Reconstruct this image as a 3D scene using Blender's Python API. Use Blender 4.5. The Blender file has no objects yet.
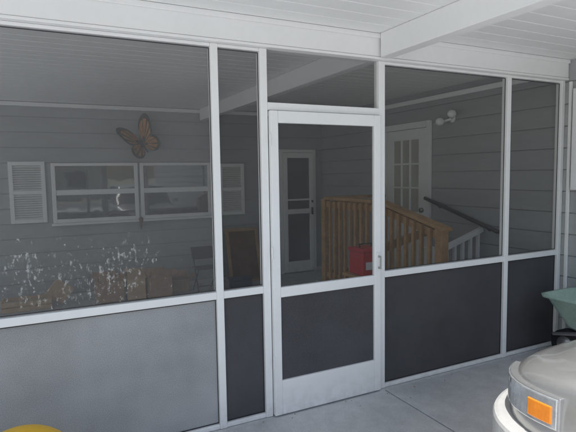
import bpy, bmesh, math, random
from mathutils import Vector, Matrix, Euler
random.seed(7)
S=bpy.context.scene
C=S.collection
# ---------------------------------------------------------------- materials
def newmat(n):
    m=bpy.data.materials.new(n); m.use_nodes=True
    return m,m.node_tree.nodes,m.node_tree.links,m.node_tree.nodes['Principled BSDF']
def coords(N,L,scale=(1,1,1)):
    tc=N.new('ShaderNodeTexCoord'); mp=N.new('ShaderNodeMapping'); mp.inputs['Scale'].default_value=scale
    L.new(tc.outputs['Object'],mp.inputs['Vector']); return mp.outputs['Vector']
def noise(N,L,vec,scale,detail=4,rough=.6):
    n=N.new('ShaderNodeTexNoise'); n.inputs['Scale'].default_value=scale; n.inputs['Detail'].default_value=detail
    n.inputs['Roughness'].default_value=rough; L.new(vec,n.inputs['Vector']); return n.outputs['Fac']
def ramp(N,L,fac,stops):
    r=N.new('ShaderNodeValToRGB'); e=r.color_ramp.elements
    while len(e)<len(stops): e.new(.5)
    for i,(p,c) in enumerate(stops):
        e[i].position=p; e[i].color=(c[0],c[1],c[2],1) if hasattr(c,'__len__') else (c,c,c,1)
    L.new(fac,r.inputs['Fac']); return r.outputs['Color']
def mat(name,col,rough=.6,var=.12,scale=3,fine=40,metal=0,bump=.0,coat=0,stretch=(1,1,1),spec=.5,grime=0):
    m,N,L,b=newmat(name)
    v=coords(N,L,stretch)
    n1=noise(N,L,v,scale,3); n2=noise(N,L,v,fine,2)
    mx=N.new('ShaderNodeMath'); mx.operation='MULTIPLY_ADD'; mx.inputs[1].default_value=.35
    L.new(n2,mx.inputs[0])
    m2=N.new('ShaderNodeMath'); m2.operation='MULTIPLY'; m2.inputs[1].default_value=.65
    L.new(n1,m2.inputs[0]); L.new(m2.outputs[0],mx.inputs[2])
    lo=[c*(1-var) for c in col]; hi=[min(1,c*(1+var)) for c in col]
    co_=ramp(N,L,mx.outputs[0],[(.3,lo),(.7,hi)])
    if grime:
        tc=N.new('ShaderNodeTexCoord'); sp=N.new('ShaderNodeSeparateXYZ'); L.new(tc.outputs['Object'],sp.inputs[0])
        mr=N.new('ShaderNodeMapRange'); mr.inputs['From Min'].default_value=.22; mr.inputs['From Max'].default_value=0.0; L.new(sp.outputs['Z'],mr.inputs['Value'])
        gn=noise(N,L,v,11,4,.7); r2=ramp(N,L,gn,[(.42,0.0),(.7,1.0)])
        mm=N.new('ShaderNodeMath'); mm.operation='MULTIPLY'; L.new(mr.outputs[0],mm.inputs[0]); L.new(r2,mm.inputs[1])
        mk=N.new('ShaderNodeMath'); mk.operation='MULTIPLY'; mk.inputs[1].default_value=grime; L.new(mm.outputs[0],mk.inputs[0])
        mc=N.new('ShaderNodeMix'); mc.data_type='RGBA'; L.new(mk.outputs[0],mc.inputs[0]); L.new(co_,mc.inputs[6]); mc.inputs[7].default_value=(.4,.37,.33,1); co_=mc.outputs[2]
    L.new(co_,b.inputs['Base Color'])
    b.inputs['Roughness'].default_value=rough; b.inputs['Metallic'].default_value=metal
    b.inputs['Specular IOR Level'].default_value=spec
    if coat: b.inputs['Coat Weight'].default_value=coat; b.inputs['Coat Roughness'].default_value=.05
    if bump:
        bp=N.new('ShaderNodeBump'); bp.inputs['Strength'].default_value=bump; bp.inputs['Distance'].default_value=.01
        L.new(mx.outputs[0],bp.inputs['Height']); L.new(bp.outputs['Normal'],b.inputs['Normal'])
    return m
M={}
M['white']=mat('white_paint',(.91,.91,.905),.45,.03,2,25,grime=.35)
M['ceil']=mat('ceiling_paint',(.91,.915,.905),.5,.03,1.5,12)
M['siding']=mat('grey_siding',(.42,.43,.43),.6,.08,1.2,14,stretch=(.4,.4,2))
M['wood']=mat('cedar_wood',(.5,.29,.13),.6,.3,5,30,stretch=(1,1,1),bump=.15)
M['card']=mat('cardboard',(.46,.28,.16),.8,.18,6,30)
M['card2']=mat('cardboard_light',(.6,.41,.25),.8,.15,6,30)
M['brown']=mat('brown_board',(.15,.075,.04),.5,.3,5,30)
M['black']=mat('black_plastic',(.025,.025,.028),.45,.2)
M['handrail']=mat('dark_handrail',(.05,.035,.03),.4,.2)
M['red']=mat('red_plastic',(.62,.02,.025),.35,.1)
M['teal']=mat('green_plastic',(.45,.62,.53),.45,.16,5,40)
M['steel']=mat('galvanised_steel',(.5,.5,.5),.4,.12,metal=.8)
M['brass']=mat('door_hardware',(.35,.33,.3),.3,.1,metal=.9)
M['yellow']=mat('yellow_vinyl',(.85,.5,.02),.4,.06)
M['orangew']=mat('butterfly_orange',(.45,.2,.06),.45,.4,20,60,metal=.2)
M['darkw']=mat('butterfly_dark',(.05,.03,.018),.5,.3,metal=.2)
M['paint']=mat('champagne_car_paint',(.52,.515,.5),.3,.07,3,60,metal=.65,coat=.8)
M['bumper']=mat('bumper_paint',(.52,.515,.5),.4,.1,4,50,coat=.3)
M['rubber']=mat('tyre_rubber',(.03,.03,.03),.8,.2)
M['amber']=mat('amber_lens',(.95,.28,.02),.25,.1,20,80,coat=.5)
M['lens']=mat('headlamp_lens',(.6,.61,.61),.14,.2,30,90,metal=.6,coat=1)
M['carglass']=mat('car_glass',(.02,.025,.025),.05,.1)
M['grass']=mat('sandy_grass',(.27,.27,.19),.9,.4,2,30)
M['asphalt']=mat('asphalt',(.16,.16,.16),.9,.2,2,60)
M['bark']=mat('bark',(.12,.085,.06),.9,.4,6,30)
M['leaf']=mat('leaves',(.06,.1,.03),.7,.6,1.5,8)
M['dryleaf']=mat('dry_leaves',(.25,.17,.1),.8,.5,5,30)
M['roof']=mat('roof_shingles',(.2,.19,.18),.9,.3,3,20)
M['beige']=mat('beige_stucco',(.65,.62,.56),.8,.08,2,30)
M['blue']=mat('dark_blue_plastic',(.06,.09,.13),.5,.1)
def concrete():
    m,N,L,b=newmat('concrete'); v=coords(N,L)
    a=noise(N,L,v,.9,5,.65); c=noise(N,L,v,9,4,.7); d=noise(N,L,v,90,2,.6)
    ca=ramp(N,L,a,[(.32,(.55,.565,.57)),(.66,(.7,.71,.71))])
    cc=ramp(N,L,c,[(.3,.8),(.7,1.0)]); cd=ramp(N,L,d,[(.3,.84),(.7,1.0)])
    for x in (cc,cd):
        mx=N.new('ShaderNodeMix'); mx.data_type='RGBA'; mx.blend_type='MULTIPLY'; mx.inputs[0].default_value=1
        L.new(ca,mx.inputs[6]); L.new(x,mx.inputs[7]); ca=mx.outputs[2]
    L.new(ca,b.inputs['Base Color']); b.inputs['Roughness'].default_value=.62
    bp=N.new('ShaderNodeBump'); bp.inputs['Strength'].default_value=.25; bp.inputs['Distance'].default_value=.004
    L.new(d,bp.inputs['Height']); L.new(bp.outputs['Normal'],b.inputs['Normal'])
    return m
M['concrete']=concrete()
def glass(name,refl,tint):
    m,N,L,b=newmat(name)
    b.inputs['Base Color'].default_value=(*tint,1); b.inputs['Roughness'].default_value=.3
    g=N.new('ShaderNodeBsdfGlossy'); g.inputs['Roughness'].default_value=.03; g.inputs['Color'].default_value=(.9,.95,.93,1)
    v=coords(N,L); n=noise(N,L,v,3.0,2)
    bp=N.new('ShaderNodeBump'); bp.inputs['Strength'].default_value=.05; bp.inputs['Distance'].default_value=.02
    L.new(n,bp.inputs['Height']); L.new(bp.outputs['Normal'],g.inputs['Normal'])
    mx=N.new('ShaderNodeMixShader'); mx.inputs[0].default_value=refl
    L.new(b.outputs[0],mx.inputs[1]); L.new(g.outputs[0],mx.inputs[2])
    L.new(mx.outputs[0],N['Material Output'].inputs['Surface']); return m
M['glass']=glass('window_glass',.18,(.02,.024,.024))
M['glass2']=glass('door_glass',.12,(.5,.48,.42))  # pale beige base colour stands in for what the panes reflect
M['glassd']=glass('storm_door_glass',.12,(.07,.075,.07))
def screen(name,col,opac,stain=False,nf=.5):
    m,N,L,b=newmat(name); N.remove(b)
    v=coords(N,L)
    d=N.new('ShaderNodeBsdfDiffuse'); t=N.new('ShaderNodeBsdfTransparent')
    big=noise(N,L,v,1.6,3,.65)
    fine=noise(N,L,v,230,0,.5)
    ad=N.new('ShaderNodeMath'); ad.operation='MULTIPLY_ADD'; ad.inputs[1].default_value=nf; L.new(fine,ad.inputs[0])
    hf=N.new('ShaderNodeMath'); hf.operation='MULTIPLY'; hf.inputs[1].default_value=1-nf; L.new(big,hf.inputs[0]); L.new(hf.outputs[0],ad.inputs[2])
    colo=ramp(N,L,ad.outputs[0],[(.35,[c*.78 for c in col]),(.65,[c*1.22 for c in col])])
    ms=N.new('ShaderNodeMixShader'); ms.inputs[0].default_value=opac
    if stain:
        v2=coords(N,L,(1,1,.5)); s=noise(N,L,v2,46,6,.8)
        sp=N.new('ShaderNodeSeparateXYZ'); tc=N.new('ShaderNodeTexCoord'); L.new(tc.outputs['Object'],sp.inputs[0])
        def band(o,a,bb,c,dd):
            m1=N.new('ShaderNodeMapRange'); m1.inputs['From Min'].default_value=a; m1.inputs['From Max'].default_value=bb; L.new(o,m1.inputs['Value'])
            m2=N.new('ShaderNodeMapRange'); m2.inputs['From Min'].default_value=dd; m2.inputs['From Max'].default_value=c; L.new(o,m2.inputs['Value'])
            q=N.new('ShaderNodeMath'); q.operation='MULTIPLY'; L.new(m1.outputs[0],q.inputs[0]); L.new(m2.outputs[0],q.inputs[1]); return q.outputs[0]
        bx=band(sp.outputs['X'],-.6,-.1,.55,1.05); bz=band(sp.outputs['Z'],.80,.98,1.22,1.55)
        cl=noise(N,L,v,6,2,.5); clr=ramp(N,L,cl,[(.38,.72),(.56,1.0)])
        q=N.new('ShaderNodeMath'); q.operation='MULTIPLY'; L.new(bx,q.inputs[0]); L.new(bz,q.inputs[1])
        q2=N.new('ShaderNodeMath'); q2.operation='MULTIPLY'; L.new(q.outputs[0],q2.inputs[0]); L.new(clr,q2.inputs[1])
        w=N.new('ShaderNodeMath'); w.operation='MULTIPLY_ADD'; w.inputs[1].default_value=.18; w.inputs[2].default_value=-.16
        L.new(q2.outputs[0],w.inputs[0])
        a=N.new('ShaderNodeMath'); a.operation='ADD'; L.new(s,a.inputs[0]); L.new(w.outputs[0],a.inputs[1])
        st=N.new('ShaderNodeMapRange'); st.inputs['From Min'].default_value=.538; st.inputs['From Max'].default_value=.59; st.inputs['To Max'].default_value=.62
        L.new(a.outputs[0],st.inputs['Value'])
        mc=N.new('ShaderNodeMix'); mc.data_type='RGBA'; L.new(st.outputs[0],mc.inputs[0]); L.new(colo,mc.inputs[6]); mc.inputs[7].default_value=(.85,.85,.83,1); colo=mc.outputs[2]
        mm=N.new('ShaderNodeMath'); mm.operation='MAXIMUM'; mm.inputs[0].default_value=opac; L.new(st.outputs[0],mm.inputs[1]); L.new(mm.outputs[0],ms.inputs[0])
    L.new(colo,d.inputs['Color'])
    L.new(t.outputs[0],ms.inputs[1]); L.new(d.outputs[0],ms.inputs[2])
    L.new(ms.outputs[0],N['Material Output'].inputs['Surface']); return m
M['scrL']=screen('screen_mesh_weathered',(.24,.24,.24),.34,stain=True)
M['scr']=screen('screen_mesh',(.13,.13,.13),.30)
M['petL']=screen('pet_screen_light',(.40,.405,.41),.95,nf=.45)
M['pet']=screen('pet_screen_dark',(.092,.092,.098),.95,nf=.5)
# ---------------------------------------------------------------- mesh builder
def empty(n,loc=(0,0,0)):
    e=bpy.data.objects.new(n,None); e.empty_display_size=.1; C.objects.link(e); return e
class MB:
    def __init__(s,name,mats,parent=None,bevel=0,smooth=False,subsurf=0):
        s.bm=bmesh.new(); s.name=name; s.mats=mats; s.parent=parent; s.bevel=bevel; s.smooth=smooth; s.ss=subsurf
    def box(s,x0,x1,y0,y1,z0,z1,mi=0,mtx=None):
        vs=[s.bm.verts.new(p) for p in ((x0,y0,z0),(x1,y0,z0),(x1,y1,z0),(x0,y1,z0),(x0,y0,z1),(x1,y0,z1),(x1,y1,z1),(x0,y1,z1))]
        for f in ((0,3,2,1),(4,5,6,7),(0,1,5,4),(1,2,6,5),(2,3,7,6),(3,0,4,7)):
            fc=s.bm.faces.new([vs[i] for i in f]); fc.material_index=mi
        if mtx:
            for v in vs: v.co=mtx@v.co
        return s
    def bar(s,a,b,w,h,mi=0,up=Vector((0,0,1))):
        a=Vector(a);b=Vector(b); d=(b-a); L=d.length; d.normalize()
        if abs(d.dot(up))>.99: up=Vector((0,1,0))
        sx=d.cross(up).normalized(); sz=sx.cross(d)
        m=Matrix(((sx.x,d.x,sz.x,a.x),(sx.y,d.y,sz.y,a.y),(sx.z,d.z,sz.z,a.z),(0,0,0,1)))
        return s.box(-w/2,w/2,0,L,-h/2,h/2,mi,m)
    def cyl(s,a,b,r,mi=0,seg=16,r2=None):
        a=Vector(a);b=Vector(b);d=b-a;L=d.length
        m=Matrix.Translation((a+b)/2)@d.to_track_quat('Z','Y').to_matrix().to_4x4()
        r_=bmesh.ops.create_cone(s.bm,cap_ends=True,segments=seg,radius1=r,radius2=r if r2 is None else r2,depth=L,matrix=m)
        for v in r_['verts']:
            for f in v.link_faces: f.material_index=mi
        return s
    def sph(s,c,r,mi=0,sc=(1,1,1),seg=20):
        m=Matrix.Translation(c)@Matrix.Diagonal((*sc,1))
        r_=bmesh.ops.create_uvsphere(s.bm,u_segments=seg,v_segments=seg//2,radius=r,matrix=m)
        for v in r_['verts']:
            for f in v.link_faces: f.material_index=mi
        return s
    def poly(s,pts,mi=0):
        f=s.bm.faces.new([s.bm.verts.new(p) for p in pts]); f.material_index=mi; return s
    def done(s):
        me=bpy.data.meshes.new(s.name); 
        if s.ss or s.smooth: bmesh.ops.recalc_face_normals(s.bm,faces=s.bm.faces)
        s.bm.to_mesh(me); s.bm.free()
        for m in s.mats: me.materials.append(M[m])
        o=bpy.data.objects.new(s.name,me); C.objects.link(o)
        if s.parent: o.parent=s.parent
        if s.bevel:
            b=o.modifiers.new('b','BEVEL'); b.width=s.bevel; b.segments=2; b.limit_method='ANGLE'
        if s.ss:
            b=o.modifiers.new('s','SUBSURF'); b.levels=s.ss; b.render_levels=s.ss
        if s.smooth or s.ss:
            for p in me.polygons: p.use_smooth=True
        return o
XW=4.418; YB=4.41; ZC=2.66; ZH=2.486; ZM=.89; XL=-2.3; YE=-1.45
# ---------------------------------------------------------------- ground
MB('ground',['grass']).poly([(-400,-400,-.05),(400,-400,-.05),(400,400,-.05),(-400,400,-.05)]).done()
g=empty('concrete_driveway')  # spread wide to the left, out of view, to bounce more light
MB('slab_1',['concrete'],g,.006).box(-10.2,2.318,-8.5,-.06,-.12,0).done()
MB('slab_2',['concrete'],g,.006).box(2.330,XW+.05,-8.5,-.06,-.12,0).done()
MB('slab_3',['concrete'],g,.006).box(-10.2,XL-.1,-.048,YB+.05,-.12,0).done()
MB('apron',['concrete'],g,.006).box(-10.2,XW+.05,-16.4,-8.515,-.12,-.004).done()
MB('porch_floor',['concrete'],g).box(XL-.09,XW+.05,-.06,YB+.05,-.12,-.003).done()
MB('street',['asphalt']).box(-120,120,-24,-16.5,-.2,-.03).done()
# ---------------------------------------------------------------- house
H=empty('house')
def siding(name,p0,p1,nrm,z0,z1,step=.2):
    b=MB(name,['siding'],H); p0=Vector(p0);p1=Vector(p1);n=Vector(nrm)
    z=z0
    while z<z1-.001:
        zt=min(z+step,z1); zb=z+.009
        def q(o,zz): return p0+n*o+Vector((0,0,zz)),p1+n*o+Vector((0,0,zz))
        A,B=q(.014,zb);D,Cc=q(.007,zt); E,F=q(-.004,zb);G,Hh=q(-.004,z);I,J=q(.007,z)
        b.poly([A,B,Cc,D]); b.poly([E,F,B,A]); b.poly([G,Hh,F,E]); b.poly([I,J,Hh,G])
        z=zt
    return b.done()
siding('rear_wall_siding',(-4.2,YB,0),(XW,YB,0),(0,-1,0),.06,2.72)
siding('side_wall_siding',(XW,YB,0),(XW,-9,0),(-1,0,0),.06,2.72)
MB('wall_core',['siding'],H).box(-4.2,XW+.2,YB+.006,YB+.2,-.1,3.0).box(XW+.006,XW+.2,-9,YB+.003,-.1,3.0).box(XW+.2,XW+7,-9,-8.8,-.1,3.0).box(XW+7,XW+7.2,-9,YB+6,-.1,3.0).box(-4.2,XW+7.2,YB+6,YB+6.2,-.1,3.0).box(-4.2,-4.0,YB+.2,YB+6,-.1,3.0).done()
MB('foundation',['beige'],H).box(-4.2,XW,YB-.02,YB,-.1,.06).box(XW-.02,XW,-9,YB-.02,-.1,.06).done()
MB('main_roof',['roof'],H).poly([(XW-.05,-9.4,2.9),(XW+7.6,-9.4,2.9),(XW+7.6,YB+6.5,2.9),(XW-.05,YB+6.5,2.9)]).poly([(XW-.05,-9.4,2.9),(XW+3.7,-9.4,4.2),(XW+3.7,YB+6.5,4.2),(XW-.05,YB+6.5,2.9)]).poly([(XW+7.6,-9.4,2.9),(XW+3.7,-9.4,4.2),(XW+3.7,YB+6.5,4.2),(XW+7.6,YB+6.5,2.9)]).poly([(-4.4,YB,2.9),(XW,YB,2.9),(XW,YB+6.5,3.4),(-4.4,YB+6.5,3.4)]).done()
MB('crown_trim',['white'],H,.004).box(XW-.05,XW-.016,.075,YB-.05,2.53,2.585).box(XL,XW-.016,YB-.05,YB-.016,2.60,2.652).done()
MB('corner_trim',['white'],H,.003).box(XW-.036,XW-.015,-.105,-.078,.02,2.46).done()
def win_rear(name,x0,x1,z0,z1,zm):
    w=empty(name); w.parent=H
    b=MB('frame',['white'],w,.004); y0=YB-.055;y1=YB-.012; t=.05
    b.box(x0,x0+t,y0,y1,z0,z1).box(x1-t,x1,y0,y1,z0,z1).box(x0+t,x1-t,y0,y1,z1-t*.8,z1).box(x0+t,x1-t,y0,y1,z0,z0+t)
    b.box(x0+t,x1-t,y0+.008,y1,zm-.035,zm+.035).box(x0-.02,x1+.02,y0-.03,y1,z0-.035,z0-.002); b.done()
    MB('pane',['glass'],w).box(x0+t-.005,x1-t+.005,YB-.03,YB-.02,z0+t-.005,zm-.03).box(x0+t-.005,x1-t+.005,YB-.034,YB-.024,zm+.03,z1-t*.8+.005).done()
win_rear('rear_window',.2,1.33,1.05,1.86,1.46)
win_rear('rear_window',1.36,2.42,1.05,1.86,1.46)
def shutter(x0,x1,z0,z1):
    w=empty('window_shutter'); w.parent=H
    b=MB('shutter_frame',['white'],w,.003); y0=YB-.05;y1=YB-.015;t=.05; zm=(z0+z1)/2
    b.box(x0,x0+t,y0,y1,z0,z1).box(x1-t,x1,y0,y1,z0,z1)
    for a,c in ((z0,z0+t),(zm-t/2,zm+t/2),(z1-t,z1)): b.box(x0+t,x1-t,y0,y1,a,c)
    b.done(); b=MB('louvres',['white'],w)
    n=11
    for lo,hi in ((z0+t,zm-t/2),(zm+t/2,z1-t)):
        for i in range(n):
            z=lo+(hi-lo)*(i+.5)/n
            m=Matrix.Translation(((x0+x1)/2,YB-.03,z))@Matrix.Rotation(math.radians(38),4,'X')
            b.box(-(x1-x0)/2+t,(x1-x0)/2-t,-.017,.017,-.003,.003,0,m)
    b.done()
shutter(-.30,.13,1.07,1.88); shutter(2.56,2.97,1.04,1.84)
w=empty('storm_door'); w.parent=H
x0,x1=3.60,4.27
b=MB('frame',['white'],w,.004); y0,y1=YB-.06,YB-.015
b.box(x0,x0+.05,y0,y1,0,2.07).box(x1-.05,x1,y0,y1,0,2.07).box(x0+.05,x1-.05,y0,y1,2.02,2.07)
b.done(); b=MB('leaf',['white'],w,.004); y0-=.02; y1-=.01
a0,a1=x0+.055,x1-.055
b.box(a0,a0+.07,y0,y1,.02,2.015).box(a1-.07,a1,y0,y1,.02,2.015)
for q,r in ((1.93,2.015),(1.0,1.08),(.02,.2)): b.box(a0+.07,a1-.07,y0,y1,q,r)
b.box(a0+.07,a1-.07,y0+.01,y1,1.22,1.25); b.done()
MB('pane',['glassd'],w).box(a0+.065,a1-.065,YB-.05,YB-.04,.19,1.01).box(a0+.065,a1-.065,YB-.05,YB-.04,1.07,1.94).done()
MB('handle',['black'],w,.003).box(a1-.05,a1-.03,y0-.04,y0-.001,.98,1.1).box(a1-.045,a1-.02,y0-.02,y0-.001,1.18,1.22).done()
w=empty('entry_door'); w.parent=H
ya,yb,za,zb=1.70,2.63,.22,2.30; X0=XW-.05
b=MB('casing',['white'],w,.004)
b.box(X0,XW-.015,ya,ya+.07,za,zb).box(X0,XW-.015,yb-.07,yb,za,zb).box(X0,XW-.015,ya+.07,yb-.07,zb-.08,zb).done()
l0,l1=ya+.075,yb-.075; ga,gb,gz0,gz1=l0+.14,l1-.14,1.15,2.08
b=MB('leaf',['white'],w,.003); X1=XW-.04
b.box(X1,XW-.015,l0,ga,za,zb-.085).box(X1,XW-.015,gb,l1,za,zb-.085).box(X1,XW-.015,ga,gb,gz1,zb-.085).box(X1,XW-.015,ga,gb,za,gz0)
for q in range(2):
    c0=l0+.12+q*.30; b.box(X1-.01,X1-.001,c0,c0+.25,za+.15,1.0)
for i in (1,2):
    t=ga+(gb-ga)*i/3; b.box(X1-.004,XW-.017,t-.011,t+.011,gz0,gz1)
    t=gz0+(gz1-gz0)*i/3; b.box(X1-.0025,XW-.017,ga,gb,t-.011,t+.011)
b.done()
MB('pane',['glass2'],w).box(XW-.028,XW-.018,ga-.004,gb+.004,gz0-.004,gz1+.004).done()
b=MB('hardware',['brass'],w,smooth=True); b.cyl((X1-.03,l0+.07,1.18),(X1,l0+.07,1.18),.03).cyl((X1-.05,l0+.07,1.05),(X1,l0+.07,1.05),.018).sph((X1-.06,l0+.07,1.05),.03).done()
w=empty('side_window'); w.parent=H
b=MB('frame',['white'],w,.004); y0,y1,z0,z1=-1.05,-.13,1.48,2.39
b.box(XW-.055,XW-.015,y0,y0+.06,z0,z1).box(XW-.055,XW-.015,y1-.06,y1,z0,z1).box(XW-.055,XW-.015,y0+.06,y1-.06,z1-.06,z1).box(XW-.055,XW-.015,y0+.06,y1-.06,z0,z0+.06).box(XW-.05,XW-.015,y0+.06,y1-.06,1.92,1.96).done()
MB('pane',['glass'],w).box(XW-.032,XW-.022,y0+.05,y1-.05,z0+.05,z1-.05).done()
# ---------------------------------------------------------------- carport roof
R=empty('carport_roof')
b=MB('ceiling_panels',['ceil'],R)
y=YE; st=.152
while y<YB-.01:
    ye=min(y+st,YB)
    a=y+.006;c=ye-.006
    b.poly([(XL-.1,a,ZC),(XL-.1,c,ZC),(XW-.001,c,ZC),(XW-.001,a,ZC)])
    b.poly([(XL-.1,c,ZC),(XL-.1,ye,ZC+.012),(XW-.001,ye,ZC+.012),(XW-.001,c,ZC)])
    b.poly([(XL-.1,y,ZC+.012),(XL-.1,a,ZC),(XW-.001,a,ZC),(XW-.001,y,ZC+.012)])
    y=ye
b.done()
MB('roof_deck',['roof'],R).box(XL-.2,XW,YE-.05,YB,ZC+.05,ZC+.11).done()
MB('fascia',['white'],R,.004).box(XL-.2,XW,YE-.09,YE-.052,ZC-.0,ZC+.13).box(XL-.24,XL-.202,YE-.05,YB,ZC-.04,ZC+.13).done()  # unseen front roof edge, cut short to let more light under
MB('beam',['white'],R,.004).box(2.265,2.365,YE,-.078,ZH+.004,ZC-.001).box(2.27,2.36,.068,YB-.055,ZH+.004,ZC-.001).done()
b=MB('header',['white'],R,.004).box(XL-.1,XW-.016,-.06,.06,ZH+.012,ZC+.002).box(XL-.1,XW-.016,-.066,.066,ZH-.008,ZH+.01)
b.done()
MB('header_lip',['white'],R,.003).box(XL-.1,XW-.016,-.074,-.0625,ZC-.035,ZC-.002).done()
MB('carport_posts',['white'],R,.004).box(XL-.05,XL+.05,YE+.02,YE+.12,0,ZC-.02).done()
# ---------------------------------------------------------------- screen wall
W=empty('screen_wall')
posts=[(XL,.06),(-.9,.05),(1.03,.048),(1.362,.052),(2.315,.056),(3.667,.048),(4.38,.05)]
zt=ZH-.009
b=MB('posts',['white'],W,.004)
for x,wd in posts: b.box(x-wd/2,x+wd/2,-.03,.03,0,zt)
b.done()
b=MB('post_screws',['white'],W)
for x,wd in posts[2:6]:
    for z in (zt-.05,.06): b.cyl((x,-.033,z),(x,-.0305,z),.005,0,8)
b.done()
b=MB('rails',['white'],W,.004)
for i in range(len(posts)-1):
    a=posts[i][0]+posts[i][1]/2; c=posts[i+1][0]-posts[i+1][1]/2
    if i==3: b.box(a,c,-.028,.028,2.085,2.135); continue
    b.box(a,c,-.026,.026,ZM-.024,ZM+.024)
    b.box(a,c,-.024,.024,0,.03); b.box(a,c,-.024,.024,zt-.02,zt)
b.done()
for i in range(len(posts)-1):
    a=posts[i][0]+posts[i][1]/2; c=posts[i+1][0]-posts[i+1][1]/2
    if i==3:
        MB('transom_screen',['scr'],W).poly([(a,0,2.13),(c,0,2.13),(c,0,zt),(a,0,zt)]).done(); continue
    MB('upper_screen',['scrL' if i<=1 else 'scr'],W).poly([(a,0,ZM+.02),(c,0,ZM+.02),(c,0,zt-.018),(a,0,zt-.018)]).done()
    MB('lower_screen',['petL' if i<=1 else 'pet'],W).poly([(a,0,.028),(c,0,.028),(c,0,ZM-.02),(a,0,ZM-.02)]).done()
    b=MB('spline',['black'],W); e=.004
    for q,r in ((.034,ZM-.03),(ZM+.03,zt-.026)):
        b.box(a,a+e,-.006,-.001,q,r).box(c-e,c,-.006,-.001,q,r).box(a+e,c-e,-.006,-.001,q,q+e).box(a+e,c-e,-.006,-.001,r-e,r)
    b.done()
b=MB('end_wall_posts',['white'],W,.004)  # unseen end wall, moved in so side light reaches the porch
for y in (1.5,3.0,4.33): b.box(XL-.03,XL+.03,y-.025,y+.025,0,2.64)
for y0,y1 in ((.031,1.474),(1.526,2.974),(3.026,4.304)): b.box(XL-.025,XL+.025,y0,y1,ZM-.024,ZM+.024).box(XL-.025,XL+.025,y0,y1,0,.03)
b.done()
for y0,y1 in ((.031,1.474),(1.526,2.974),(3.026,4.304)): MB('end_wall_screen',['scr'],W).poly([(XL,y0,.03),(XL,y1,.03),(XL,y1,2.64),(XL,y0,2.64)]).done()
# ---------------------------------------------------------------- screen door
D=empty('screen_door'); dx0,dx1=1.392,2.284
b=MB('door_frame',['white'],D,.005); ya,yb=-.058,-.024
b.box(dx0,dx0+.058,ya,yb,.008,2.08).box(dx1-.058,dx1,ya,yb,.008,2.08)
b.box(dx0+.058,dx1-.058,ya,yb,2.0,2.08).box(dx0+.058,dx1-.058,ya,yb,ZM-.06,ZM+.01).box(dx0+.058,dx1-.058,ya,yb,.008,.25).done()
MB('door_screen',['scr'],D).poly([(dx0+.05,-.04,ZM+.005),(dx1-.05,-.04,ZM+.005),(dx1-.05,-.04,2.01),(dx0+.05,-.04,2.01)]).done()
MB('door_pet_screen',['pet'],D).poly([(dx0+.05,-.04,.24),(dx1-.05,-.04,.24),(dx1-.05,-.04,ZM-.055),(dx0+.05,-.04,ZM-.055)]).done()
b=MB('door_handle',['white','steel'],D,.002); b.box(dx1-.045,dx1-.015,ya-.008,ya-.001,.93,1.07).box(dx1-.035,dx1-.025,ya-.04,ya-.032,.95,1.05,1).box(dx1-.035,dx1-.025,ya-.033,ya-.008,.95,.965,1).box(dx1-.035,dx1-.025,ya-.033,ya-.008,1.035,1.05,1).done()
b=MB('hinges',['white'],D); 
for z in (.35,1.1,1.85): b.cyl((dx0-.006,ya-.006,z),(dx0-.006,ya-.006,z+.08),.006)
b.done()
# ---------------------------------------------------------------- porch ramp + rails
P=empty('entry_ramp')
MB('platform',['concrete'],P,.006).box(3.35,XW-.02,1.47,2.8,0,.22).done()
b=MB('ramp',['concrete'],P)
pts=[(1.469,.22),(.45,.01),(.45,0),(1.469,0)]
L_=[(3.35,y,z) for y,z in pts]; R_=[(XW-.02,y,z) for y,z in pts]
b.poly(L_); b.poly(R_[::-1])
for i in range(4): j=(i+1)%4; b.poly([L_[i],R_[i],R_[j],L_[j]])
b.done()
Wd=empty('wood_railing'); xr=3.42
b=MB('rails_and_posts',['wood'],Wd,.004)
for y,z in ((2.62,1.33),(1.50,1.36),(.50,1.13)): b.box(xr-.045,xr+.045,y-.045,y+.045,.0 if y<1 else .221,z)
b.box(xr-.06,xr+.06,1.55,2.57,1.325,1.36).box(xr-.02,xr+.02,1.546,2.574,1.22,1.30).box(xr-.02,xr+.02,1.546,2.574,.3,.37)
b.bar((xr,1.455,1.35),(xr,.42,1.12),.12,.035).bar((xr,1.453,1.27),(xr,.546,1.06),.04,.08).bar((xr,1.453,.40),(xr,.546,.19),.04,.07)
b.box(xr+.046,XW-.03,2.60,2.64,1.22,1.30).box(xr+.046,XW-.03,2.60,2.64,.3,.37).box(xr+.046,XW-.03,2.57,2.67,1.325,1.36)
b.bar((3.47,1.5,.80),(4.25,1.5,.98),.05,.09)
b.done()
b=MB('balusters',['wood'],Wd,.002)
y=1.64
while y<2.52: b.box(xr-.056,xr-.021,y-.018,y+.018,.29,1.31); y+=.115
y=.62
while y<1.42:
    s=(y-.5)/1.0; b.box(xr-.056,xr-.021,y-.018,y+.018,.16+.22*s,1.10+.23*s); y+=.115
x=xr+.14
while x<XW-.08: b.box(x-.018,x+.018,2.564,2.599,.29,1.31); x+=.12
b.done()
Wr=empty('white_railing')
b=MB('rails_and_newels',['white'],Wr,.004)
b.box(3.60,3.68,.86,.94,.0,.86).box(3.59,3.69,.85,.95,.861,.885)
b.bar((3.68,.9,.80),(4.39,.9,1.02),.06,.05).bar((3.68,.9,.22),(4.39,.9,.42),.04,.05).done()
b=MB('balusters',['white'],Wr,.002)
for i in range(6):
    x=3.76+i*.115; s=(x-3.68)/.71; b.box(x-.016,x+.016,.884,.916,.245+.2*s,.775+.22*s)
b.done()
Hr=empty('wall_handrail')
b=MB('rail_bar',['handrail'],Hr,smooth=True); b.cyl((XW-.09,1.74,1.34),(XW-.09,.62,1.02),.022).done()
b=MB('brackets',['handrail'],Hr)
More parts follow.
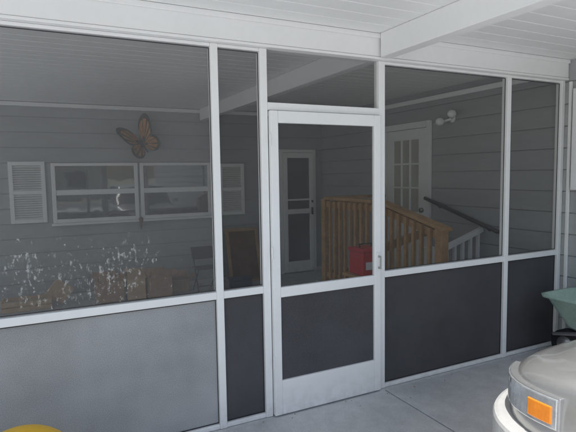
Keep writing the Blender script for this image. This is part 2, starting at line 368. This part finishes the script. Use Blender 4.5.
for y in (1.55,.8): z=1.34-(1.74-y)*.2857; b.cyl((XW-.09,y,z-.01),(XW-.014,y,z-.06),.008)
b.done()
F=empty('flood_light')
b=MB('lamp_heads',['white'],F,smooth=True)
for y,z in ((1.45,2.25),(1.26,2.32)):
    b.sph((XW-.13,y,z),.046,0,(1.2,1,1)); b.cyl((XW-.09,y,z),(XW-.03,1.36,2.28),.014)
b.cyl((XW-.035,1.36,2.28),(XW-.008,1.36,2.28),.045).done()
# ---------------------------------------------------------------- butterfly
Bf=empty('butterfly_wall_art')
def catm(pts,n=6):
    out=[];k=len(pts)
    for i in range(k):
        p0,p1,p2,p3=[Vector(pts[(i+j-1)%k]) for j in range(4)]
        for q in range(n):
            t=q/n; out.append(.5*((2*p1)+(-p0+p2)*t+(2*p0-5*p1+4*p2-p3)*t*t+(-p0+3*p1-3*p2+p3)*t**3))
    return out
fore=[(.01,.03),(.05,.20),(.13,.32),(.24,.37),(.28,.31),(.25,.19),(.19,.08),(.06,-.005)]
hind=[(.01,.0),(.08,.03),(.19,.05),(.24,-.02),(.22,-.11),(.14,-.16),(.06,-.13),(.02,-.06)]
BT=Matrix.Translation((1.42,YB-.06,2.12))@Matrix.Rotation(math.radians(-30),4,'Y')
def wing(pts,side,fold,name):
    T=BT@Matrix.Rotation(side*math.radians(fold),4,'Z')
    b=MB(name,['darkw','orangew'],Bf)
    o=catm(pts)
    b.poly([T@Vector((side*p[0],0,p[1])) for p in o]); b.poly([T@Vector((side*p[0],.004,p[1])) for p in o][::-1])
    root=Vector((.015,0.01)); k=len(o); m=6
    for i in range(m):
        i0=int(k*(.12+.76*i/m)); i1=int(k*(.12+.76*(i+.8)/m))
        seg=[o[j] for j in range(i0,max(i1,i0+1)+1)]
        q=[root+(s-root)*.84 for s in seg]; q2=[root+(s-root)*.25 for s in reversed(seg)]
        b.poly([T@Vector((side*p[0],-.004,p[1])) for p in q+q2],1)
    b.done()
for sd,fo in ((1,-28),(-1,-28)):
    wing(fore,sd,fo,'forewing'); wing(hind,sd,fo,'hindwing')
b=MB('body',['darkw'],Bf,smooth=True); b.cyl(BT@Vector((0,0,-.13)),BT@Vector((0,0,.06)),.008,r2=.014).sph(BT@Vector((0,0,.075)),.018)
b.cyl(BT@Vector((0,0,.08)),BT@Vector((.05,0,.17)),.003,seg=6).cyl(BT@Vector((0,0,.08)),BT@Vector((-.05,0,.17)),.003,seg=6).done()
b=MB('hanging_ornament',['brown','steel']); b.cyl((1.345,YB-.075,1.28),(1.345,YB-.075,1.08),.004,1,8).sph((1.345,YB-.075,1.04),.035,0,(1,.8,1.3),12); b.cyl((1.345,YB-.075,1.0),(1.345,YB-.075,.9),.022,0,8,.008).done()
# ---------------------------------------------------------------- clutter
def cbox(cx,cy,w,d,h,rot,m,z=0,flap=70):
    e=empty('cardboard_box'); T=Matrix.Translation((cx,cy,z))@Matrix.Rotation(math.radians(rot),4,'Z')
    b=MB('carton',[m],e,.004); t=.008
    b.box(-w/2,w/2,-d/2,d/2,0,t,0,T)
    b.box(-w/2,w/2,-d/2,-d/2+t,t,h,0,T).box(-w/2,w/2,d/2-t,d/2,t,h,0,T).box(-w/2,-w/2+t,-d/2+t,d/2-t,t,h,0,T).box(w/2-t,w/2,-d/2+t,d/2-t,t,h,0,T)
    b.done(); b=MB('flaps',[m],e)
    for sx,sy,L,wd,a in ((0,-1,d*.42,w,flap),(0,1,d*.42,w,40),(1,0,w*.4,d,25),(-1,0,w*.4,d,55)):
        ang=math.radians(a)
        if sy: F_=T@Matrix.Translation((0,sy*d/2,h))@Matrix.Rotation(ang if sy>0 else -ang,4,'X'); F2=(-wd/2,wd/2,0 if sy>0 else -L,L if sy>0 else 0)
        else: F_=T@Matrix.Translation((sx*w/2,0,h))@Matrix.Rotation(-ang if sx>0 else ang,4,'Y'); F2=(0 if sx>0 else -L,L if sx>0 else 0,-wd/2,wd/2)
        b.box(*F2,.001,.006,0,F_)
    b.done(); return e
cbox(.83,4.0,.32,.3,.27,8,'card')
cbox(1.17,3.98,.24,.3,.28,-4,'card2')
cbox(1.46,3.86,.30,.28,.29,5,'card')
cbox(1.2,4.2,.5,.2,.22,0,'card',0,60)
cbox(1.82,4.1,.26,.26,.18,-12,'card',0,30)
b=MB('wooden_crate',['card2','brown'],None,.003)
for z in (.0,.07): b.box(-.45,.12,3.93,3.95,z,z+.055).box(-.45,.12,4.25,4.27,z,z+.055).box(-.45,-.43,3.951,4.249,z,z+.055).box(.1,.12,3.951,4.249,z,z+.055)
b.box(-.43,.1,3.951,4.249,.0,.012)
for x in (-.42,.07): b.box(x,x+.025,3.952,3.975,.013,.15)
b.done()
b=MB('leaning_plank',['card2'],None,.004); T=Matrix.Translation((.22,4.02,.19))@Matrix.Rotation(math.radians(12),4,'X')@Matrix.Rotation(math.radians(38),4,'Y')
b.box(-.13,.13,-.01,.01,-.13,.13,0,T).done()
e=empty('leaning_picture_board'); T=Matrix.Translation((2.86,4.12,.0))@Matrix.Rotation(math.radians(-14),4,'X')
b=MB('board',['brown'],e).box(-.2,.24,-.008,.008,.03,.8,0,T).done()
b=MB('board_frame',['card'],e,.004)
b.box(-.25,-.2,-.015,.015,0,.85,0,T).box(.24,.29,-.015,.015,0,.85,0,T).box(-.2,.24,-.015,.015,.8,.85,0,T).box(-.2,.24,-.015,.015,0,.04,0,T).done()
MB('storage_tub',['blue'],None,.01).box(2.5,2.8,3.7,3.9,0,.13).box(2.48,2.82,3.68,3.92,.131,.15).done()
e=empty('folding_chair'); cx,cy=2.13,3.85
b=MB('chair_frame',['black'],e,smooth=False)
for sx in (-.15,.15):
    b.cyl((cx+sx,cy-.17,0),(cx+sx,cy+.14,.62),.011,0,8).cyl((cx+sx*.9,cy+.17,0),(cx+sx*.9,cy-.12,.34),.011,0,8)
b.cyl((cx-.15,cy-.12,.1),(cx+.15,cy-.12,.1),.008,0,8).done()
MB('chair_seat',['black'],e,.008).box(cx-.16,cx+.16,cy-.17,cy+.08,.34,.365).done()
b=MB('chair_back',['black'],e,.008); T=Matrix.Translation((cx,cy+.12,.54))@Matrix.Rotation(math.radians(-27),4,'X'); b.box(-.16,.16,-.008,.008,-.09,.1,0,T).done()
e=empty('red_cooler')
b=MB('cooler_body',['red'],e,.012).box(2.97,3.22,1.15,1.4,.60,.84).done()
MB('cooler_lid',['red'],e,.01).box(2.96,3.23,1.14,1.41,.842,.88).done()
MB('cooler_label',['white'],e).box(3.01,3.13,1.145,1.149,.66,.74).done()
b=MB('cooler_handle',['black'],e); b.bar((3.02,1.275,.88),(3.02,1.275,.91),.012,.012).bar((3.17,1.275,.88),(3.17,1.275,.91),.012,.012).bar((3.014,1.275,.916),(3.176,1.275,.916),.012,.012).done()
e=empty('wooden_stool'); b=MB('stool_top',['wood'],e,.006).box(2.92,3.27,1.09,1.46,.566,.598).done()
b=MB('stool_legs',['wood'],e,.003)
for x in (2.95,3.24):
    for y in (1.12,1.43): b.box(x-.018,x+.018,y-.018,y+.018,0,.565)
b.box(2.969,3.221,1.11,1.13,.2,.235).box(2.969,3.221,1.42,1.44,.2,.235).done()
rnd=random.Random(11); b=MB('dry_leaf_litter',['dryleaf'])
for i in range(26):
    x=rnd.uniform(.9,4.2); y=-.08-abs(rnd.gauss(0,.09 if i<20 else .4)); 
    if y<-1.2: continue
    a=rnd.uniform(0,6.28); s=rnd.uniform(.004,.012); u=Vector((math.cos(a),math.sin(a),0)); v=Vector((-u.y,u.x,0))
    p=Vector((x,y,.004)); b.poly([p-u*s,p-v*s*.45+Vector((0,0,.003)),p+u*s+Vector((0,0,.004)),p+v*s*.45])
b.done()
# ---------------------------------------------------------------- wheelbarrow
e=empty('wheelbarrow')
b=MB('tray',['teal'],e,0,True)
def ring(x0,x1,y0,y1,z,r=.08,n=5,dz=0):
    out=[]
    for (cx_,cy_,a0) in ((x1-r,y1-r,0),(x0+r,y1-r,90),(x0+r,y0+r,180),(x1-r,y0+r,270)):
        for i in range(n):
            a=math.radians(a0+90*i/(n-1)); yy=cy_+r*math.sin(a); out.append((cx_+r*math.cos(a),yy,z))
    return out
levels=[ring(4.02,4.26,-.85,-.42,.31),ring(3.99,4.29,-.9,-.36,.33),ring(3.91,4.37,-1.02,-.22,.56),ring(3.88,4.395,-1.05,-.19,.565),ring(3.875,4.40,-1.055,-.185,.59),ring(3.90,4.375,-1.03,-.21,.59),ring(4.01,4.27,-.88,-.38,.345)]
vv=[[b.bm.verts.new(p) for p in l] for l in levels]
for i in range(len(vv)-1):
    for j in range(len(vv[0])):
        k=(j+1)%len(vv[0]); b.bm.faces.new((vv[i][j],vv[i][k],vv[i+1][k],vv[i+1][j]))
b.bm.faces.new(vv[0][::-1]); b.bm.faces.new(vv[-1]); b.done()
b=MB('frame',['steel'],e)
for x in (4.0,4.28):
    s=1 if x>4.1 else -1
    b.cyl((4.14+s*.05,-.2,.2),(x,-.5,.29),.015).cyl((x,-.5,.29),(4.14+s*.25,-1.5,.62),.015)
    b.cyl((x,-.75,.32),(x,-.9,.0),.012).cyl((x,-.6,.3),(x,-.9,.0),.012)
b.cyl((4.0,-.9,.012),(4.28,-.9,.012),.012); b.done()
b=MB('wheel',['rubber','steel'],e,0,True); b.cyl((4.10,-.30,.13),(4.18,-.30,.13),.128,0,32).cyl((4.095,-.30,.13),(4.185,-.30,.13),.07,1,24).done()
MB('yellow_ball',['yellow'],None,0,True).sph((-.12,-.57,.264),.264,0,(1,1,1),48).done()
# ---------------------------------------------------------------- car
car=empty('parked_car')
CX,NY=2.775,-1.265; LEN=4.5; HW=.87
def outline(inset,n=3.2):
    pts=[];w=HW-inset; 
    a=.62; K=28
    for i in range(K+1):
        t=math.pi*(1-i/K); c=math.cos(t); s_=math.sin(t)
        x=w*math.copysign(abs(c)**(2/n),c); y=NY-a+ (a-inset)*abs(s_)**(2/n); pts.append((CX+x,y))
    for q in (.25,.5,.75): pts.append((CX+w,NY-a-(LEN-2*a)*q))
    for i in range(K+1):
        t=math.pi*i/K; c=math.cos(t); s_=math.sin(t)
        x=w*math.copysign(abs(c)**(2/n),c); y=NY-LEN+a-(a-inset)*abs(s_)**(2/n); pts.append((CX+x,y))
    for q in (.75,.5,.25): pts.append((CX-w,NY-a-(LEN-2*a)*q))
    return pts
def lift(y):
    d=NY-y
    if d<1.3: return .17*max(0,min(1,d/1.3))**.85
    if d<3.5: return .17
    return .17-.03*(d-3.5)
b=MB('body',['paint'],car,0,True)
lv=[(.06,.18,0),(.01,.22,0),(.0,.36,0),(.004,.50,.3),(.012,.60,.6),(.026,.662,.9),(.034,.676,1),(.065,.698,1),(.12,.714,1),(.17,.719,1),(.19,.728,1),(.24,.734,1),(.38,.745,1),(.62,.752,1)]
R_=[]
for ins,z,k in lv: R_.append([b.bm.verts.new((x,y,z+lift(y)*k)) for x,y in outline(ins)])
n=len(R_[0])
for i in range(len(R_)-1):
    for j in range(n):
        k=(j+1)%n; b.bm.faces.new((R_[i][j],R_[i][k],R_[i+1][k],R_[i+1][j]))
b.bm.faces.new(R_[0][::-1]); b.bm.faces.new(R_[-1]); o=b.done()
def strip(name,mt,u0,u1,z0,z1,off,th=.02,steps=14,kz=0,bev=.006,parent=car,inset=0.0):
    pts=outline(inset)[:29]
    P_=[Vector((x,y)) for x,y in pts]
    def at(u):
        f=max(0,min(27.999,u)); i=int(f); t=f-i
        p=P_[i].lerp(P_[i+1],t); tg=(P_[min(28,i+1)]-P_[max(0,i)]).normalized(); nrm=Vector((-tg.y,tg.x)); return p,nrm
    b=MB(name,[mt],parent,bev,False); rows=[]
    for s in range(steps+1):
        u=u0+(u1-u0)*s/steps; p,nn=at(u)
        a=p+nn*off; c=p-nn*th; l=lift(p.y)*kz
        rows.append([b.bm.verts.new(q) for q in ((c.x,c.y,z0+l),(a.x,a.y,z0+l),(a.x,a.y,z1+l),(c.x,c.y,z1+l))])
    for s in range(steps):
        for q in range(4):
            r=(q+1)%4; b.bm.faces.new((rows[s][q],rows[s][r],rows[s+1][r],rows[s+1][q]))
    b.bm.faces.new(rows[0]); b.bm.faces.new(rows[-1][::-1])
    bmesh.ops.recalc_face_normals(b.bm,faces=b.bm.faces)
    return b.done()
strip('front_bumper','bumper',.0,28,.26,.49,.08,.02,40,0,.022)
for nm,a,c in (('l',.75,9.0),('r',19.0,27.25)):
    strip('headlamp_housing_'+nm,'steel',a,c,.528,.672,.004,.05,24,.5,.004)
    strip('headlamp_lens_'+nm,'lens',a+.05,c-.1,.533,.667,.012,.02,24,.5,.006)
for nm,a,c in (('l',.95,2.5),('r',25.5,27.05)): strip('turn_signal_'+nm,'amber',a,c,.552,.632,.018,.0,8,.5,.005)
strip('grille','black',9.6,18.4,.51,.62,.012,.02,14,.2,.004)
for z in (.54,.565,.59): strip('grille_bar','steel',9.7,18.3,z-.004,z+.004,.018,.0,12,.2,.001)
b=MB('cabin_glass',['carglass'],car,0,True)
def rect(y0,y1,w,z,r=.12):
    return [(p[0],p[1],z) for p in ring(CX-w,CX+w,y1,y0,z,r,5)]
A=[rect(NY-1.25,NY-3.95,.76,.88),rect(NY-1.75,NY-3.5,.62,1.36)]
vv=[[b.bm.verts.new(p) for p in l] for l in A]
for j in range(len(vv[0])):
    k=(j+1)%len(vv[0]); b.bm.faces.new((vv[0][j],vv[0][k],vv[1][k],vv[1][j]))
b.done()
b=MB('cabin_roof',['paint'],car,0,True)
A=[rect(NY-1.72,NY-3.53,.635,1.35),rect(NY-1.80,NY-3.45,.60,1.395),rect(NY-2.0,NY-3.25,.45,1.415)]
vv=[[b.bm.verts.new(p) for p in l] for l in A]
for i in range(2):
    for j in range(len(vv[0])):
        k=(j+1)%len(vv[0]); b.bm.faces.new((vv[i][j],vv[i][k],vv[i+1][k],vv[i+1][j]))
b.bm.faces.new(vv[-1]); b.done()
b=MB('cabin_pillars',['paint'],car,.006)
for s in (-1,1):
    for (ya,yb) in ((NY-1.3,NY-1.78),(NY-2.55,NY-2.55),(NY-3.9,NY-3.46)):
        b.bar((CX+s*.755,ya,.88),(CX+s*.63,yb,1.37),.05,.04)
b.done()
for wy in (NY-.85,NY-3.55):
    for s in (-1,1):
        w=empty('wheel'); w.parent=car; x=CX+s*(HW-.10)
        b=MB('tyre',['rubber'],w,.02); b.cyl((x-.1,wy,.31),(x+.115*1,wy,.31),.31,0,40); b.done()
        b=MB('arch',['black'],w); b.cyl((CX+s*(HW-.2),wy,.33),(CX+s*(HW+.004),wy,.33),.36,0,40); b.done()
        b=MB('rim',['steel'],w,.006); b.cyl((x+s*.1,wy,.31),(x+s*.125,wy,.31),.2,0,32)
        for i in range(7):
            a=i*math.tau/7; b.bar((x+s*.13,wy,.31),(x+s*.13,wy+.19*math.cos(a),.31+.19*math.sin(a)),.035,.02,0,Vector((1,0,0)))
        b.done()
for s in (-1,1):
    MB('door_mirror',['paint'],car,.03).box(CX+s*.83 if s>0 else CX-.99,CX+.99 if s>0 else CX-.83,NY-1.62,NY-1.52,.9,1.02).done()
# ---------------------------------------------------------------- across the street: unseen, added for the window reflections
N_=empty('neighbor_house')
MB('walls',['beige'],N_).box(-9,5,-36,-29,-.05,2.9).done()
MB('roof',['roof'],N_).poly([(-9.5,-28.4,2.8),(5.5,-28.4,2.8),(5.5,-32.5,4.6),(-9.5,-32.5,4.6)]).poly([(-9.5,-36.6,2.8),(5.5,-36.6,2.8),(5.5,-32.5,4.6),(-9.5,-32.5,4.6)]).poly([(-9.2,-28.9,2.8),(-9.2,-36.1,2.8),(-9.2,-32.5,4.5)]).poly([(4.9,-28.9,2.8),(4.9,-36.1,2.8),(4.9,-32.5,4.5)]).done()
b=MB('windows',['carglass','white'],N_)
for x in (-7.5,-4,2): b.box(x,x+1.5,-28.99,-28.96,.9,2.1,0).box(x-.1,x+1.6,-28.985,-28.975,.8,2.2,1)
b.box(-1,0,-28.99,-28.96,0,2.1,1); b.done()
def tree(x,y,h,r,sd):
    rnd=random.Random(sd); e=empty('shade_tree')
    b=MB('trunk',['bark'],e,0,True); b.cyl((x,y,-.1),(x+.1,y,h*.5),.22,0,12,.14)
    tips=[]
    for i in range(7):
        a=i*.9+rnd.random(); t=Vector((x+math.cos(a)*r*.6,y+math.sin(a)*r*.6,h*(.55+.35*rnd.random()))); tips.append(t)
        b.cyl((x+.05,y,h*(.3+.15*rnd.random())),t,.09,0,8,.03)
    b.done(); b=MB('crown',['leaf'],e)
    cl=[t+Vector((rnd.uniform(-.6,.6),rnd.uniform(-.6,.6),rnd.uniform(-.3,.6))) for t in tips for _ in range(3)]+[Vector((x,y,h*.85))]
    for c in cl:
        for _ in range(80):
            d=Vector((rnd.gauss(0,1),rnd.gauss(0,1),rnd.gauss(0,.7)))*r*.2; p=c+d
            u=Vector((rnd.gauss(0,1),rnd.gauss(0,1),rnd.gauss(0,1))).normalized(); v=u.orthogonal().normalized(); q=.15
            b.poly([p-u*q,p+v*q*.6,p+u*q,p-v*q*.6])
    b.done()
tree(-12,-27,7,3,1); tree(9,-27,8,3.4,2)
# ---------------------------------------------------------------- light
EL,AZ=math.radians(75),math.radians(215)
W_=bpy.data.worlds.new('World'); S.world=W_; W_.use_nodes=True
N=W_.node_tree.nodes; L=W_.node_tree.links
sk=N.new('ShaderNodeTexSky'); sk.sky_type='NISHITA'; sk.sun_disc=False; sk.sun_elevation=EL; sk.sun_rotation=AZ
sk.dust_density=2.5; sk.ozone_density=1; sk.air_density=1.5
bg=N['Background']; bg.inputs['Strength'].default_value=.15; L.new(sk.outputs[0],bg.inputs['Color'])
sd=Vector((math.sin(AZ)*math.cos(EL),math.cos(AZ)*math.cos(EL),math.sin(EL)))
l=bpy.data.lights.new('sun','SUN'); l.energy=5; l.angle=math.radians(.5); l.color=(1,.985,.955)
lo=bpy.data.objects.new('sun',l); C.objects.link(lo); lo.rotation_euler=sd.to_track_quat('Z','Y').to_euler(); lo.location=(0,-10,12)
# ---------------------------------------------------------------- camera
cam=bpy.data.cameras.new('camera'); co=bpy.data.objects.new('camera',cam); C.objects.link(co)
cam.sensor_width=36; cam.lens=500.6/576*36; cam.clip_end=1000; cam.clip_start=.05
co.matrix_world=Matrix.Translation((0,-3.0565,1.6613))@Matrix.Rotation(-.4666,4,'Z')@Matrix.Rotation(math.pi/2-.0831,4,'X')@Matrix.Rotation(-.0157,4,'Z')
S.camera=co
S.view_settings.view_transform='Standard'; S.view_settings.look='None'; S.view_settings.exposure=0
